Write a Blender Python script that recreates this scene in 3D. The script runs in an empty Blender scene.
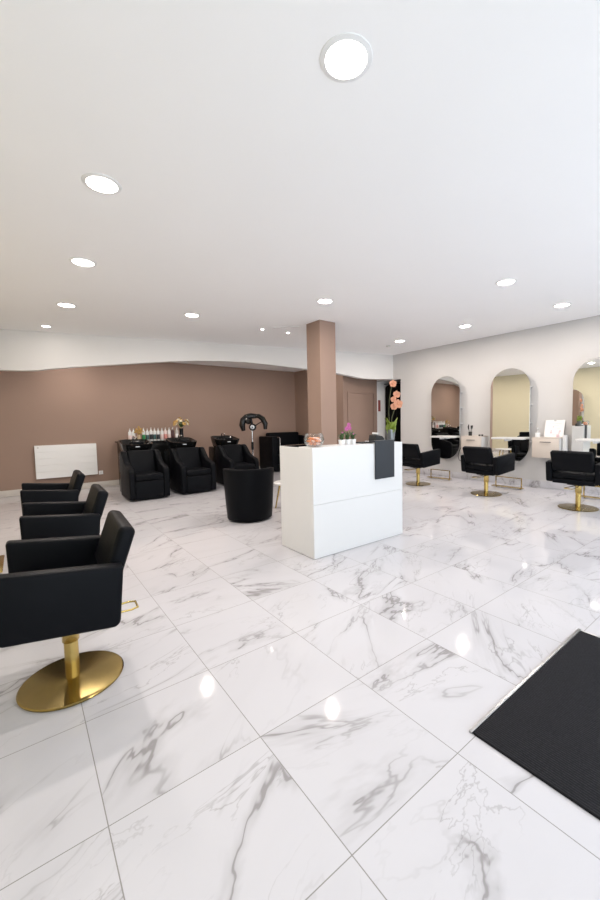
import bpy, bmesh, math, random
from mathutils import Vector, Matrix
random.seed(7)
C = bpy.context.scene.collection
PI = math.pi
sc = bpy.context.scene

# ------------------------------------------------------------------ camera
F_PX, PITCH, ROLL, YAW, EYE = 382.47, .0694, -.0188, .6639, 1.3963
cam_d = bpy.data.cameras.new('camera')
cam_d.sensor_width = 36.0
cam_d.lens = F_PX / 900 * 36.0
cam_d.shift_x = -20.97 / 900
cam_d.shift_y = -1.8 / 900
cam_d.clip_start = .05
cam = bpy.data.objects.new('camera', cam_d)
C.objects.link(cam)
_r = Vector((math.cos(YAW), -math.sin(YAW), 0)); _f = Vector((math.sin(YAW), math.cos(YAW), 0)); _u = Vector((0, 0, 1))
f2 = _f * math.cos(PITCH) - _u * math.sin(PITCH); u2 = _u * math.cos(PITCH) + _f * math.sin(PITCH)
r3 = _r * math.cos(ROLL) + u2 * math.sin(ROLL); u3 = u2 * math.cos(ROLL) - _r * math.sin(ROLL)
m = Matrix((r3, u3, -f2)).transposed().to_4x4()
m.translation = Vector((0, 0, EYE))
cam.matrix_world = m
sc.camera = cam

# ------------------------------------------------------------------ world, daylight, exposure
W = bpy.data.worlds.new('world'); sc.world = W; W.use_nodes = True
bg = W.node_tree.nodes['Background']
bg.inputs[0].default_value = (.83, .89, 1.0, 1)
bg.inputs[1].default_value = 2.5
LAMP_STRENGTH = 940.0
sc.view_settings.view_transform = 'Standard'
sc.view_settings.look = 'None'
sc.view_settings.gamma = 1
sc.view_settings.use_curve_mapping = False
sc.view_settings.exposure = 0.53

XL, XR, YF, YB, ZC = -.85, 8.09, -.9, 9.96, 3.163

def portal(name, loc, rot, sx, sy):          # lets the daylight that comes in through the shopfront be sampled well
    l = bpy.data.lights.new(name, 'AREA'); l.shape = 'RECTANGLE'; l.size = sx; l.size_y = sy
    l.cycles.is_portal = True
    o = bpy.data.objects.new(name, l); C.objects.link(o); o.location = loc; o.rotation_euler = rot
portal('daylight_portal', (3.62, YF + .02, 1.45), (-PI / 2, 0, PI), 8.7, 2.6)

# ------------------------------------------------------------------ materials
def nt(name):
    mt = bpy.data.materials.new(name); mt.use_nodes = True
    t = mt.node_tree
    return mt, t, t.nodes['Principled BSDF']

def N(t, kind, **kw):
    n = t.nodes.new(kind)
    for k, v in kw.items(): setattr(n, k, v)
    return n

def mat(name, col, rough=.5, metal=0, var=.06, vs=6, bump=0, bs=200, spec=.5, coat=0):
    mt, t, b = nt(name)
    tc = N(t, 'ShaderNodeTexCoord')
    no = N(t, 'ShaderNodeTexNoise'); no.inputs['Scale'].default_value = vs; no.inputs['Detail'].default_value = 4
    t.links.new(tc.outputs['Object'], no.inputs['Vector'])
    mx = N(t, 'ShaderNodeMix', data_type='RGBA')
    c = Vector(col[:3])
    mx.inputs['A'].default_value = (*(c * (1 - var)), 1); mx.inputs['B'].default_value = (*(c * (1 + var)), 1)
    t.links.new(no.outputs['Fac'], mx.inputs['Factor']); t.links.new(mx.outputs['Result'], b.inputs['Base Color'])
    b.inputs['Roughness'].default_value = rough; b.inputs['Metallic'].default_value = metal
    b.inputs['Specular IOR Level'].default_value = spec; b.inputs['Coat Weight'].default_value = coat
    if bump:
        n2 = N(t, 'ShaderNodeTexNoise'); n2.inputs['Scale'].default_value = bs; n2.inputs['Detail'].default_value = 3
        t.links.new(tc.outputs['Object'], n2.inputs['Vector'])
        bp = N(t, 'ShaderNodeBump'); bp.inputs['Strength'].default_value = bump; bp.inputs['Distance'].default_value = .002
        t.links.new(n2.outputs['Fac'], bp.inputs['Height']); t.links.new(bp.outputs['Normal'], b.inputs['Normal'])
    return mt

def glass(name, col=(1, 1, 1), refl=.12, rough=.0):
    mt = bpy.data.materials.new(name); mt.use_nodes = True; t = mt.node_tree; t.nodes.clear()
    o = N(t, 'ShaderNodeOutputMaterial'); mx = N(t, 'ShaderNodeMixShader')
    tr = N(t, 'ShaderNodeBsdfTransparent'); tr.inputs[0].default_value = (*col, 1)
    gl = N(t, 'ShaderNodeBsdfGlossy'); gl.inputs['Roughness'].default_value = rough
    lw = N(t, 'ShaderNodeLayerWeight'); lw.inputs['Blend'].default_value = refl
    t.links.new(lw.outputs['Facing'], mx.inputs[0]); t.links.new(tr.outputs[0], mx.inputs[1]); t.links.new(gl.outputs[0], mx.inputs[2])
    t.links.new(mx.outputs[0], o.inputs[0])
    return mt

def emit(name, col, s):
    mt = bpy.data.materials.new(name); mt.use_nodes = True; t = mt.node_tree; t.nodes.clear()
    o = N(t, 'ShaderNodeOutputMaterial'); e = N(t, 'ShaderNodeEmission')
    e.inputs[0].default_value = (*col, 1); e.inputs[1].default_value = s
    t.links.new(e.outputs[0], o.inputs[0]); return mt

TILE, TX, TY = .6, .1612, 2.0506
def marble(name, tiles=True, rough=.06):
    mt, t, b = nt(name)
    L = t.links.new
    tc = N(t, 'ShaderNodeTexCoord')
    def math_(op, a, bb=None, cc=None):
        n = N(t, 'ShaderNodeMath', operation=op)
        for i, v in enumerate((a, bb, cc)):
            if v is None: continue
            if isinstance(v, (int, float)): n.inputs[i].default_value = v
            else: L(v, n.inputs[i])
        return n.outputs[0]
    sx = N(t, 'ShaderNodeSeparateXYZ'); L(tc.outputs['Object'], sx.inputs[0])
    u = math_('DIVIDE', math_('SUBTRACT', sx.outputs[0], TX), TILE)
    v = math_('DIVIDE', math_('SUBTRACT', sx.outputs[1], TY), TILE)
    cb = N(t, 'ShaderNodeCombineXYZ'); L(math_('FLOOR', u), cb.inputs[0]); L(math_('FLOOR', v), cb.inputs[1])
    wn = N(t, 'ShaderNodeTexWhiteNoise', noise_dimensions='3D'); L(cb.outputs[0], wn.inputs['Vector'])
    sc_ = N(t, 'ShaderNodeVectorMath', operation='SCALE'); L(wn.outputs['Color'], sc_.inputs[0]); sc_.inputs['Scale'].default_value = 14
    # vein direction: stretch along one diagonal
    mp = N(t, 'ShaderNodeMapping'); mp.inputs['Rotation'].default_value = (0, 0, math.radians(12)); mp.inputs['Scale'].default_value = (.62, 1.75, 1)
    vr = N(t, 'ShaderNodeVectorRotate', rotation_type='Z_AXIS'); L(tc.outputs['Object'], vr.inputs['Vector']); L(math_('MULTIPLY_ADD', wn.outputs['Value'], 1.1, -.75), vr.inputs['Angle'])
    L(vr.outputs[0], mp.inputs[0])
    ad = N(t, 'ShaderNodeVectorMath', operation='ADD'); L(mp.outputs[0], ad.inputs[0]); L(sc_.outputs[0], ad.inputs[1])
    def noise(scale, det, rg, dist):
        n = N(t, 'ShaderNodeTexNoise'); n.inputs['Scale'].default_value = scale; n.inputs['Detail'].default_value = det
        n.inputs['Roughness'].default_value = rg; n.inputs['Distortion'].default_value = dist
        L(ad.outputs[0], n.inputs['Vector']); return n.outputs['Fac']
    def ridge(f, w, c=.5):
        a = math_('ABSOLUTE', math_('SUBTRACT', f, c))
        r = N(t, 'ShaderNodeMapRange', interpolation_type='SMOOTHSTEP'); L(a, r.inputs[0])
        r.inputs[1].default_value = 0; r.inputs[2].default_value = w; r.inputs[3].default_value = 1; r.inputs[4].default_value = 0
        return r.outputs[0]
    def ramp(f, lo, hi):
        r = N(t, 'ShaderNodeMapRange', interpolation_type='SMOOTHSTEP'); L(f, r.inputs[0]); r.inputs[1].default_value = lo; r.inputs[2].default_value = hi
        return r.outputs[0]
    n1 = noise(1.15, 5, .56, .55)
    mask = ramp(noise(1.7, 2, .5, .3), .43, .66)
    thin = math_('MULTIPLY', ridge(n1, .011), math_('MULTIPLY_ADD', mask, .75, .08))
    wide = math_('MULTIPLY', ridge(n1, .055), math_('MULTIPLY', mask, .36))
    n2 = noise(2.3, 5, .58, .7)
    thin2 = math_('MULTIPLY', ridge(n2, .012, .46), math_('MULTIPLY', ramp(noise(1.4, 2, .5, 0), .46, .62), .50))
    cloud = math_('MULTIPLY', ramp(noise(1.1, 4, .6, .5), .45, .8), .10)
    tot = math_('MINIMUM', math_('ADD', math_('ADD', thin, wide), math_('ADD', thin2, cloud)), 1.0)
    mx = N(t, 'ShaderNodeMix', data_type='RGBA'); L(math_('MULTIPLY', tot, .66), mx.inputs['Factor'])
    mx.inputs['A'].default_value = (.555, .545, .572, 1); mx.inputs['B'].default_value = (.16, .145, .14, 1)
    col = mx.outputs['Result']
    if tiles:
        def edge(q):
            fr = math_('FRACT', q); return math_('MINIMUM', fr, math_('SUBTRACT', 1.0, fr))
        e = math_('MINIMUM', edge(u), edge(v))
        g = math_('LESS_THAN', e, .0019 / TILE)
        mg = N(t, 'ShaderNodeMix', data_type='RGBA'); L(g, mg.inputs['Factor']); L(col, mg.inputs['A']); mg.inputs['B'].default_value = (.24, .23, .22, 1)
        col = mg.outputs['Result']
        rr = math_('MULTIPLY_ADD', g, .5, rough); L(rr, b.inputs['Roughness'])
    else: b.inputs['Roughness'].default_value = rough
    L(col, b.inputs['Base Color'])
    b.inputs['Specular IOR Level'].default_value = .30
    return mt

def ribbed(name):
    mt, t, b = nt(name); L = t.links.new
    tc = N(t, 'ShaderNodeTexCoord')
    w = N(t, 'ShaderNodeTexWave', wave_type='BANDS', bands_direction='X'); w.inputs['Scale'].default_value = 27; w.inputs['Distortion'].default_value = 1.6; w.inputs['Detail'].default_value = 3
    w.inputs['Detail Scale'].default_value = 6
    L(tc.outputs['Object'], w.inputs[0])
    n = N(t, 'ShaderNodeTexNoise'); n.inputs['Scale'].default_value = 95; n.inputs['Detail'].default_value = 2
    L(tc.outputs['Object'], n.inputs[0])
    ml = N(t, 'ShaderNodeMath', operation='MULTIPLY'); L(w.outputs['Fac'], ml.inputs[0]); L(n.outputs['Fac'], ml.inputs[1])
    mx = N(t, 'ShaderNodeMix', data_type='RGBA'); L(ml.outputs[0], mx.inputs['Factor'])
    mx.inputs['A'].default_value = (.010, .010, .012, 1); mx.inputs['B'].default_value = (.040, .041, .048, 1)
    L(mx.outputs['Result'], b.inputs['Base Color']); b.inputs['Roughness'].default_value = .95; b.inputs['Specular IOR Level'].default_value = .15
    bu = N(t, 'ShaderNodeBump'); bu.inputs['Strength'].default_value = .8; bu.inputs['Distance'].default_value = .004
    L(ml.outputs[0], bu.inputs['Height']); L(bu.outputs['Normal'], b.inputs['Normal'])
    return mt

M = dict(
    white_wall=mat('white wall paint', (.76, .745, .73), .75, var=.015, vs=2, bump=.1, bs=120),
    niche=mat('taupe grey niche board', (.36, .33, .31), .5, var=.03),
    handle=mat('dark steel handle', (.18, .17, .16), .35, .8),
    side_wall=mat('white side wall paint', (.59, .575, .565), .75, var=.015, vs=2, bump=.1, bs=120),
    ceiling=mat('white ceiling paint', (.93, .925, .93), .85, var=.012, vs=1.5, bump=.1, bs=90),
    cream=mat('cream wall paint', (.66, .60, .43), .75, var=.02, vs=2),
    brown=mat('taupe wall paint', (.295, .200, .156), .7, var=.05, vs=1.2, bump=.1, bs=120),
    marble=marble('polished marble tile'), skirting=marble('marble skirting', False, .2),
    tile_skirt=mat('pale skirting tile', (.62, .58, .54), .3, var=.08, vs=8),
    leather=mat('black leather', (.0045, .005, .0065), .45, var=.15, bump=.3, bs=350, spec=.07),
    black=mat('black lacquer', (.006, .006, .006), .25, var=.1, spec=.25),
    blackm=mat('black matte', (.014, .014, .014), .7, var=.1),
    curtain=mat('black cloth', (.004, .004, .004), .9, var=.2, spec=.05),
    ceramic=mat('black ceramic', (.008, .008, .008), .07, var=.05),
    brass=mat('brushed brass', (.58, .43, .15), .24, 1, var=.12, vs=30),
    disc=mat('brass with painted dark reflection', (.30, .22, .08), .24, 1, var=.15, vs=30),  # brass darkened in colour to stand in for the seat underside's reflection
    chrome=mat('chrome', (.8, .8, .8), .1, 1, var=.02),
    alu=mat('aluminium strip', (.5, .5, .5), .35, 1, var=.05),
    white=mat('white lacquer', (.70, .695, .69), .28, var=.01),
    whitem=mat('white plastic', (.78, .78, .78), .45, var=.02),
    lightgrey=mat('pale grey board', (.52, .51, .50), .5, var=.03),
    beige=mat('beige lacquer drawer', (.60, .53, .47), .4, var=.03),
    mirror=mat('silvered mirror', (.86, .86, .84), .0, 1, var=.0),
    slate=mat('slate grey board', (.016, .020, .027), .6, var=.06),
    mat=ribbed('charcoal entrance matting'),
    lamp=emit('led diffuser', (1.0, .91, .83), LAMP_STRENGTH),
    glow=emit('lamp diffuser glow', (1.0, .93, .86), 10.0),
    dim=emit('dim led diffuser', (1.0, .91, .83), 130.0),
    trim=mat('white lamp trim', (.8, .8, .8), .5, var=.01),
    pane=glass('window glass', (.96, .98, .97), .08),
    bowlglass=glass('clear glass', (.95, .97, .97), .22, .02),
    smoke=mat('frosted silver glass', (.19, .195, .20), .15, .3, var=.2, vs=30),
    leaf=mat('orchid leaf', (.24, .31, .05), .45, var=.3, vs=20),
    darkleaf=mat('dark leaf', (.05, .10, .03), .5, var=.3, vs=20),
    stem=mat('plant stem', (.07, .075, .03), .6, var=.2, vs=40),
    peach=mat('peach petal', (.66, .31, .19), .6, var=.45, vs=22),
    pink=mat('magenta petal', (.50, .12, .32), .6, var=.2, vs=60),
    gold=mat('dried golden flower', (.45, .27, .07), .7, var=.35, vs=50),
    cream_f=mat('cream petal', (.70, .62, .45), .7, var=.2, vs=50),
    orange=mat('peach sweet wrapper', (.85, .30, .12), .35, var=.15, vs=60),
    rose=mat('pale sweet wrapper', (.85, .55, .45), .35, var=.15, vs=60),
    green=mat('green bottle', (.03, .25, .08), .3, var=.1), teal=mat('dark teal bottle', (.03, .08, .08), .3, var=.1),
    pinkb=mat('pale pink bottle', (.72, .58, .55), .35, var=.1), maroon=mat('dark maroon bottle', (.07, .02, .02), .3, var=.1),
    redlabel=mat('red label', (.62, .25, .22), .5), beigeb=mat('beige vase', (.55, .42, .27), .5),
    red=mat('muted red print', (.28, .07, .06), .5, var=.3, vs=30), paper=mat('white paper', (.80, .78, .77), .7, var=.01),
    pinkprint=mat('pink print', (.74, .55, .57), .7, var=.3, vs=40), greyprint=mat('grey print', (.6, .59, .59), .7),
)

# ------------------------------------------------------------------ mesh helpers
def bm_new(): return bmesh.new()

def _merge(bm, src):
    me = bpy.data.meshes.new('t'); src.to_mesh(me); src.free(); bm.from_mesh(me); bpy.data.meshes.remove(me)

def box(bm, x0, x1, y0, y1, z0, z1, bev=0, seg=2, mtx=None):
    b = bmesh.new(); bmesh.ops.create_cube(b, size=1)
    for v in b.verts: v.co = Vector(((x0 + x1) / 2 + v.co.x * (x1 - x0), (y0 + y1) / 2 + v.co.y * (y1 - y0), (z0 + z1) / 2 + v.co.z * (z1 - z0)))
    if bev: bmesh.ops.bevel(b, geom=b.edges[:], offset=bev, segments=seg, affect='EDGES', profile=.5)
    if mtx is not None: bmesh.ops.transform(b, matrix=mtx, verts=b.verts[:])
    _merge(bm, b); return bm

def prism(bm, pts, axis, a, b_, bev=0, seg=2):
    """closed outline pts (p,q) pushed along axis from a to b_; axis x: (y,z), y: (x,z), z: (x,y)"""
    b = bmesh.new()
    def co(p, q, s): return {'x': (s, p, q), 'y': (p, s, q), 'z': (p, q, s)}[axis]
    A = [b.verts.new(co(p, q, a)) for p, q in pts]; B = [b.verts.new(co(p, q, b_)) for p, q in pts]
    n = len(pts)
    b.faces.new(A); b.faces.new(B[::-1])
    for i in range(n): b.faces.new((A[i], B[i], B[(i + 1) % n], A[(i + 1) % n]))
    bmesh.ops.recalc_face_normals(b, faces=b.faces[:])
    if bev: bmesh.ops.bevel(b, geom=b.edges[:], offset=bev, segments=seg, affect='EDGES', profile=.5)
    _merge(bm, b); return bm

def lathe(bm, prof, seg=32, c=(0, 0, 0), mtx=None, a0=0, a1=2 * PI):
    b = bmesh.new(); full = abs(a1 - a0 - 2 * PI) < 1e-6
    rings = []
    n = seg if full else seg + 1
    for r, z in prof:
        if r < 1e-6: rings.append([b.verts.new((0, 0, z))])
        else: rings.append([b.verts.new((r * math.cos(a0 + (a1 - a0) * i / seg), r * math.sin(a0 + (a1 - a0) * i / seg), z)) for i in range(n)])
    for A, B in zip(rings, rings[1:]):
        for i in range(seg):
            j = (i + 1) % n
            if len(A) == 1 and len(B) > 1: b.faces.new((A[0], B[j], B[i]))
            elif len(B) == 1 and len(A) > 1: b.faces.new((A[i], A[j], B[0]))
            elif len(A) > 1: b.faces.new((A[i], A[j], B[j], B[i]))
    bmesh.ops.recalc_face_normals(b, faces=b.faces[:])
    if mtx is not None: bmesh.ops.transform(b, matrix=mtx, verts=b.verts[:])
    bmesh.ops.translate(b, vec=c, verts=b.verts[:])
    _merge(bm, b); return bm

def tube(bm, pts, r, seg=10, closed=False, flat=None):
    """round tube along a path; r a number or one per point; flat=(sx) squashes one axis"""
    b = bmesh.new(); pts = [Vector(p) for p in pts]; n = len(pts)
    rs = r if isinstance(r, (list, tuple)) else [r] * n
    rings = []; ref = None
    for i, p in enumerate(pts):
        if closed: d = pts[(i + 1) % n] - pts[i - 1]
        else: d = pts[min(i + 1, n - 1)] - pts[max(i - 1, 0)]
        d.normalize()
        if ref is None: ref = Vector((0, 0, 1)) if abs(d.z) < .9 else Vector((1, 0, 0))
        s = d.cross(ref); s = s.normalized() if s.length > 1e-5 else d.orthogonal().normalized()
        t = s.cross(d).normalized(); ref = t
        fx = flat or 1
        rings.append([b.verts.new(p + (s * math.cos(2 * PI * k / seg) * fx + t * math.sin(2 * PI * k / seg)) * rs[i]) for k in range(seg)])
    m_ = n if closed else n - 1
    for i in range(m_):
        A, B = rings[i], rings[(i + 1) % n]
        for k in range(seg): b.faces.new((A[k], A[(k + 1) % seg], B[(k + 1) % seg], B[k]))
    if not closed: b.faces.new(rings[0]); b.faces.new(rings[-1][::-1])
    bmesh.ops.recalc_face_normals(b, faces=b.faces[:])
    _merge(bm, b); return bm

def ball(bm, c, r, sub=2, scale=(1, 1, 1), mtx=None):
    b = bmesh.new(); bmesh.ops.create_icosphere(b, subdivisions=sub, radius=r)
    bmesh.ops.scale(b, vec=scale, verts=b.verts[:])
    if mtx is not None: bmesh.ops.transform(b, matrix=mtx, verts=b.verts[:])
    bmesh.ops.translate(b, vec=c, verts=b.verts[:]); _merge(bm, b); return bm

def loft(bm, rings, cap0=True, cap1=True):
    b = bmesh.new(); R = [[b.verts.new(p) for p in ring] for ring in rings]; n = len(R[0])
    for A, B in zip(R, R[1:]):
        for i in range(n): b.faces.new((A[i], A[(i + 1) % n], B[(i + 1) % n], B[i]))
    if cap0: b.faces.new(R[0])
    if cap1: b.faces.new(R[-1][::-1])
    bmesh.ops.recalc_face_normals(b, faces=b.faces[:])
    _merge(bm, b); return bm

def rrect(cx, cy, w, d, r, z, k=5):
    out = []
    for qx, qy, a in ((1, 1, 0), (-1, 1, PI / 2), (-1, -1, PI), (1, -1, 3 * PI / 2)):
        for i in range(k + 1):
            t = a + PI / 2 * i / k
            out.append((cx + qx * (w / 2 - r) + r * math.cos(t), cy + qy * (d / 2 - r) + r * math.sin(t), z))
    return out

def finish(bm, sharp=38):
    bmesh.ops.remove_doubles(bm, verts=bm.verts[:], dist=1e-5)
    for f in bm.faces: f.smooth = True
    for e in bm.edges:
        if len(e.link_faces) == 2 and e.calc_face_angle(0) > math.radians(sharp): e.smooth = False

def obj(name, bm, m, parent=None, sharp=38):
    finish(bm, sharp)
    me = bpy.data.meshes.new(name); bm.to_mesh(me); bm.free()
    me.materials.append(M[m] if isinstance(m, str) else m)
    o = bpy.data.objects.new(name, me); C.objects.link(o)
    if parent is not None: o.parent = parent
    return o

def tag(o, label=None, cat=None, group=None, kind=None):
    if label: o['label'] = label
    if cat: o['category'] = cat
    if group: o['group'] = group
    if kind: o['kind'] = kind
    return o

def thing(name, label, cat, loc=(0, 0, 0), rz=0, group=None):
    o = bpy.data.objects.new(name, None); C.objects.link(o)
    o.empty_display_size = .1; o.location = loc; o.rotation_euler = (0, 0, rz)
    return tag(o, label, cat, group)

def struct(name, bm, m, parent=None):
    o = obj(name, bm, m, parent)
    if parent is None: o['kind'] = 'structure'
    return o

def dup(root, loc, rz=0, label=None, group=None):
    def cp(o, par):
        c = o.copy(); C.objects.link(c)
        if par is not None: c.parent = par
        for ch in list(o.children): cp(ch, c)
        return c
    kids = list(root.children)
    r = root.copy(); C.objects.link(r); r.location = loc; r.rotation_euler = (0, 0, rz)
    if label: r['label'] = label
    if group: r['group'] = group
    for ch in kids: cp(ch, r)
    return r

# ------------------------------------------------------------------ the room shell
T = .15
struct('floor', box(bm_new(), XL - .2, 9.6, YF - .6, YB + .2, -.1, 0), 'marble')
struct('ceiling', box(bm_new(), XL - .2, 9.6, YF - .2, YB + .2, ZC, ZC + .1), 'ceiling')
struct('wall_left', box(bm_new(), XL - T, XL, YF, YB, 0, ZC), 'cream')
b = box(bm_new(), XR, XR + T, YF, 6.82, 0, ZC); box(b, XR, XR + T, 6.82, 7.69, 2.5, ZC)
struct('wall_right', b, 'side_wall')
struct('wall_back', box(bm_new(), XL - T, 6.8, YB, YB + T, 0, ZC), 'brown')
struct('wall_nook', box(bm_new(), 6.8, XR, 7.69, YB + T, 0, ZC), 'brown')
b = box(bm_new(), XR, 9.5, 7.69, 7.69 + T, 0, ZC)
struct('wall_corridor', b, 'white_wall')
b = box(bm_new(), XR + T, 9.5, 6.3, 6.45, 0, ZC); box(b, 9.35, 9.5, 6.45, 7.69, 0, ZC)
struct('wall_passage', b, 'white_wall')
# lower ceiling of the back area, meeting the fascia
def fas(x): return 9.045 + (x + .189) * (7.103 - 9.045) / (7.994 + .189)
b = prism(bm_new(), [(XL, fas(XL) + .16), (XR, fas(XR) + .16), (XR, 7.7), (XR, YB), (XL, YB)], 'z', 2.95, ZC)
struct('ceiling_back', b, 'ceiling')
# wavy white fascia
prof = [(XL, 2.435), (-.23, 2.434), (.1, 2.437), (.32, 2.452), (.65, 2.506), (1.14, 2.565), (1.7, 2.628), (2.18, 2.683), (2.6, 2.728), (3.1, 2.765), (3.57, 2.784), (4.12, 2.787), (4.7, 2.757), (5.31, 2.714),
        (5.9, 2.668), (6.44, 2.615), (6.84, 2.558), (7.1, 2.515), (7.3, 2.503), (7.6, 2.507), (XR, 2.515)]
def wavy(inset, zt):
    b = bmesh.new(); cols = []
    for x, z in prof:
        cols.append([b.verts.new((x, fas(x), z)), b.verts.new((x, fas(x), zt)), b.verts.new((x, fas(x) + inset, z)), b.verts.new((x, fas(x) + inset, zt))])
    for A, B in zip(cols, cols[1:]):
        b.faces.new((A[0], B[0], B[1], A[1])); b.faces.new((A[2], A[3], B[3], B[2])); b.faces.new((A[0], A[2], B[2], B[0])); b.faces.new((A[1], B[1], B[3], A[3]))
    for A in (cols[0], cols[-1]): b.faces.new((A[0], A[1], A[3], A[2]))
    bmesh.ops.recalc_face_normals(b, faces=b.faces[:]); return b
struct('wall_fascia', wavy(.16, ZC), 'white_wall')
struct('column', box(bm_new(), 4.19, 4.545, 5.33, 5.72, 0, ZC), 'brown')
# skirting
struct('baseboard_back', box(bm_new(), XL, 6.8, YB - .015, YB, 0, .125, .003), 'tile_skirt')
struct('baseboard_right', box(bm_new(), XR - .015, XR, YF, 6.82, 0, .14, .003), 'skirting')
struct('baseboard_left', box(bm_new(), XL, XL + .015, YF, YB, 0, .125, .003), 'tile_skirt')
struct('baseboard_nook', box(bm_new(), 6.785, 6.8, 7.69, YB - .015, 0, .125, .003), 'tile_skirt')
# flush door painted like the wall
d = struct('door_1', box(bm_new(), 6.99, 7.93, 7.675, 7.689, .01, 2.14, .003), 'brown')
fr = box(bm_new(), 6.945, 6.985, 7.662, 7.689, 0, 2.185, .004); box(fr, 7.935, 7.975, 7.662, 7.689, 0, 2.185, .004); box(fr, 6.985, 7.935, 7.662, 7.689, 2.145, 2.185, .004)
struct('door_frame', fr, 'brown', d)
obj('handle', tube(bm_new(), [(7.03, 7.675, 1.02), (7.03, 7.63, 1.02), (7.13, 7.63, 1.02)], .008), 'alu', d)
# shopfront behind the camera: lintel, sill, posts, glazing
b = box(bm_new(), XL, XR, YF - .12, YF, 2.75, ZC); box(b, XL - T, XL, YF - .12, YF, 0, ZC); box(b, XR, XR + T, YF - .12, YF, 0, ZC)
struct('wall_front', b, 'white_wall')
edges = [XL, 1.35, 2.95, 5.5, XR]
for i in range(4):
    x0, x1 = edges[i], edges[i + 1]
    nm = 'door_2' if i == 1 else 'window_%d' % (i + 1)
    b = bm_new()
    for a in ((x0, x0 + .06, 0, 2.75), (x1 - .06, x1, 0, 2.75)): box(b, a[0], a[1], YF - .09, YF - .03, a[2], a[3], .004)
    box(b, x0 + .06, x1 - .06, YF - .09, YF - .03, 2.69, 2.75, .004); box(b, x0 + .06, x1 - .06, YF - .09, YF - .03, 0, .1, .004)
    w = struct(nm, b, 'blackm')
    obj('window_pane', box(bm_new(), x0 + .06, x1 - .06, YF - .064, YF - .056, .1, 2.69), 'pane', w)

# ------------------------------------------------------------------ recessed ceiling lights
def downlight(loc, label, r=.108, m_='lamp'):
    t = thing('ceiling_light', label, 'light', loc, 0, 'round recessed ceiling lights')
    obj('lamp_ring', lathe(bm_new(), [(r * .93, -.004), (r * .96, -.009), (r * 1.02, -.008), (r * 1.18, -.004), (r * 1.2, 0)], 40), 'trim', t)
    obj('diffuser', lathe(bm_new(), [(r * .42, -.009), (r * .6, -.009), (r * .95, -.006)], 40), 'glow', t)
    obj('led_core', lathe(bm_new(), [(0, -.0095), (r * .42, -.009)], 32), m_, t)
    return t
L0 = downlight((1.356, 1.476, ZC), 'largest round ceiling light, nearest the camera at the top')
for (x, y), lb in {
    (.572, 3.275): 'big round ceiling light at the left, above the near black chair',
    (.633, 4.916): 'left ceiling light, second from the camera of the left row',
    (.630, 6.766): 'left ceiling light, third of the left row, near the wavy white fascia',
    (2.296, 6.268): 'ceiling light left of the taupe column, over the wash units',
    (3.626, 4.473): 'ceiling light just in front of the taupe column top',
    (5.077, 2.517): 'ceiling light right of centre, nearest of the right-hand lights',
    (6.842, 2.496): 'ceiling light at the far right, closest to the right edge',
    (6.777, 4.135): 'ceiling light above the middle arched mirror',
    (6.793, 5.739): 'farthest ceiling light, right of the column by the far arched mirror'}.items():
    dup(L0, (x, y, ZC), 0, lb)
Ls = downlight((.454, 8.356, ZC), 'small dim ceiling light beside the fascia at far left', .065, 'dim'); Ls['group'] = 'small ceiling spots'
sp = downlight((3.70, 6.464, ZC), 'tiny ceiling spot left of the column, left one of a pair', .034, 'dim'); sp['group'] = 'small ceiling spots'
dup(sp, (4.26, 6.432, ZC), 0, 'tiny ceiling spot left of the column, right one of a pair')
for x in (.9, 2.5, 4.2, 5.9):  # added lamps, hidden by the fascia, that brighten the taupe back wall
    if x == .9: Lb = downlight((x, fas(x) + .42, 2.95), 'added ceiling light, unseen behind the wavy white fascia, brightening the back wall', .068); Lb['group'] = 'added back area ceiling lights'
    else: dup(Lb, (x, fas(x) + .42, 2.95))
s = thing('smoke_detector', 'small grey smoke detector on the ceiling behind the farthest light', 'detector', (6.98, 6.25, ZC))
obj('detector_body', lathe(bm_new(), [(0, -.03), (.04, -.03), (.05, -.018), (.055, 0)], 24), 'lightgrey', s)
obj('detector_grille', lathe(bm_new(), [(0, -.036), (.022, -.036), (.026, -.0295)], 20), 'whitem', s)
tag(obj('ceiling_trunking', prism(bm_new(), [(3.79, 6.215), (3.815, 6.24), (4.175, 5.905), (4.15, 5.88)], 'z', ZC - .01, ZC - .0005), 'trim'), 'thin white trunking strip on the ceiling behind the column', 'trunking')

# ------------------------------------------------------------------ reception counter and what is on it
ct = thing('reception_counter', 'tall white reception counter in the middle of the marble floor', 'counter', (2.266, 3.032, 0))
cw, cd, ch = 1.36, .612, 1.136
b = box(bm_new(), 0, cw, .004, .03, .004, .555, .001, 1); obj('front_panel', b, 'white', ct)
b = box(bm_new(), .0, cw, .004, .03, .557, ch - .001, .001, 1); obj('front_panel', b, 'white', ct)
b = box(bm_new(), -.002, .03, .03, cd, .004, ch - .005, .002, 1); obj('side_panel', b, 'white', ct)
b = box(bm_new(), cw - .03, cw + .002, .03, cd, .004, ch - .005, .002, 1); obj('side_panel', b, 'white', ct)
obj('top_shelf', box(bm_new(), .03, cw - .03, .03, .285, ch - .03, ch, .002), 'white', ct)
obj('worktop', box(bm_new(), .03, cw - .03, .03, cd + .02, .72, .75, .002), 'white', ct)
obj('plinth', box(bm_new(), .012, cw - .012, .02, cd - .05, 0, .05, .002), 'lightgrey', ct)
ct.children[2]['label'] = 'left white side panel'

# slate board hung over the front edge
sb = box(bm_new(), 3.143, 3.463, 3.018, 3.029, .727, 1.168, .002); box(sb, 3.143, 3.463, 3.0295, 3.11, 1.1585, 1.168, .002)
tag(obj('hanging_board', sb, 'slate'), 'slate grey blank board hooked over the counter front near its right end', 'board')

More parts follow.
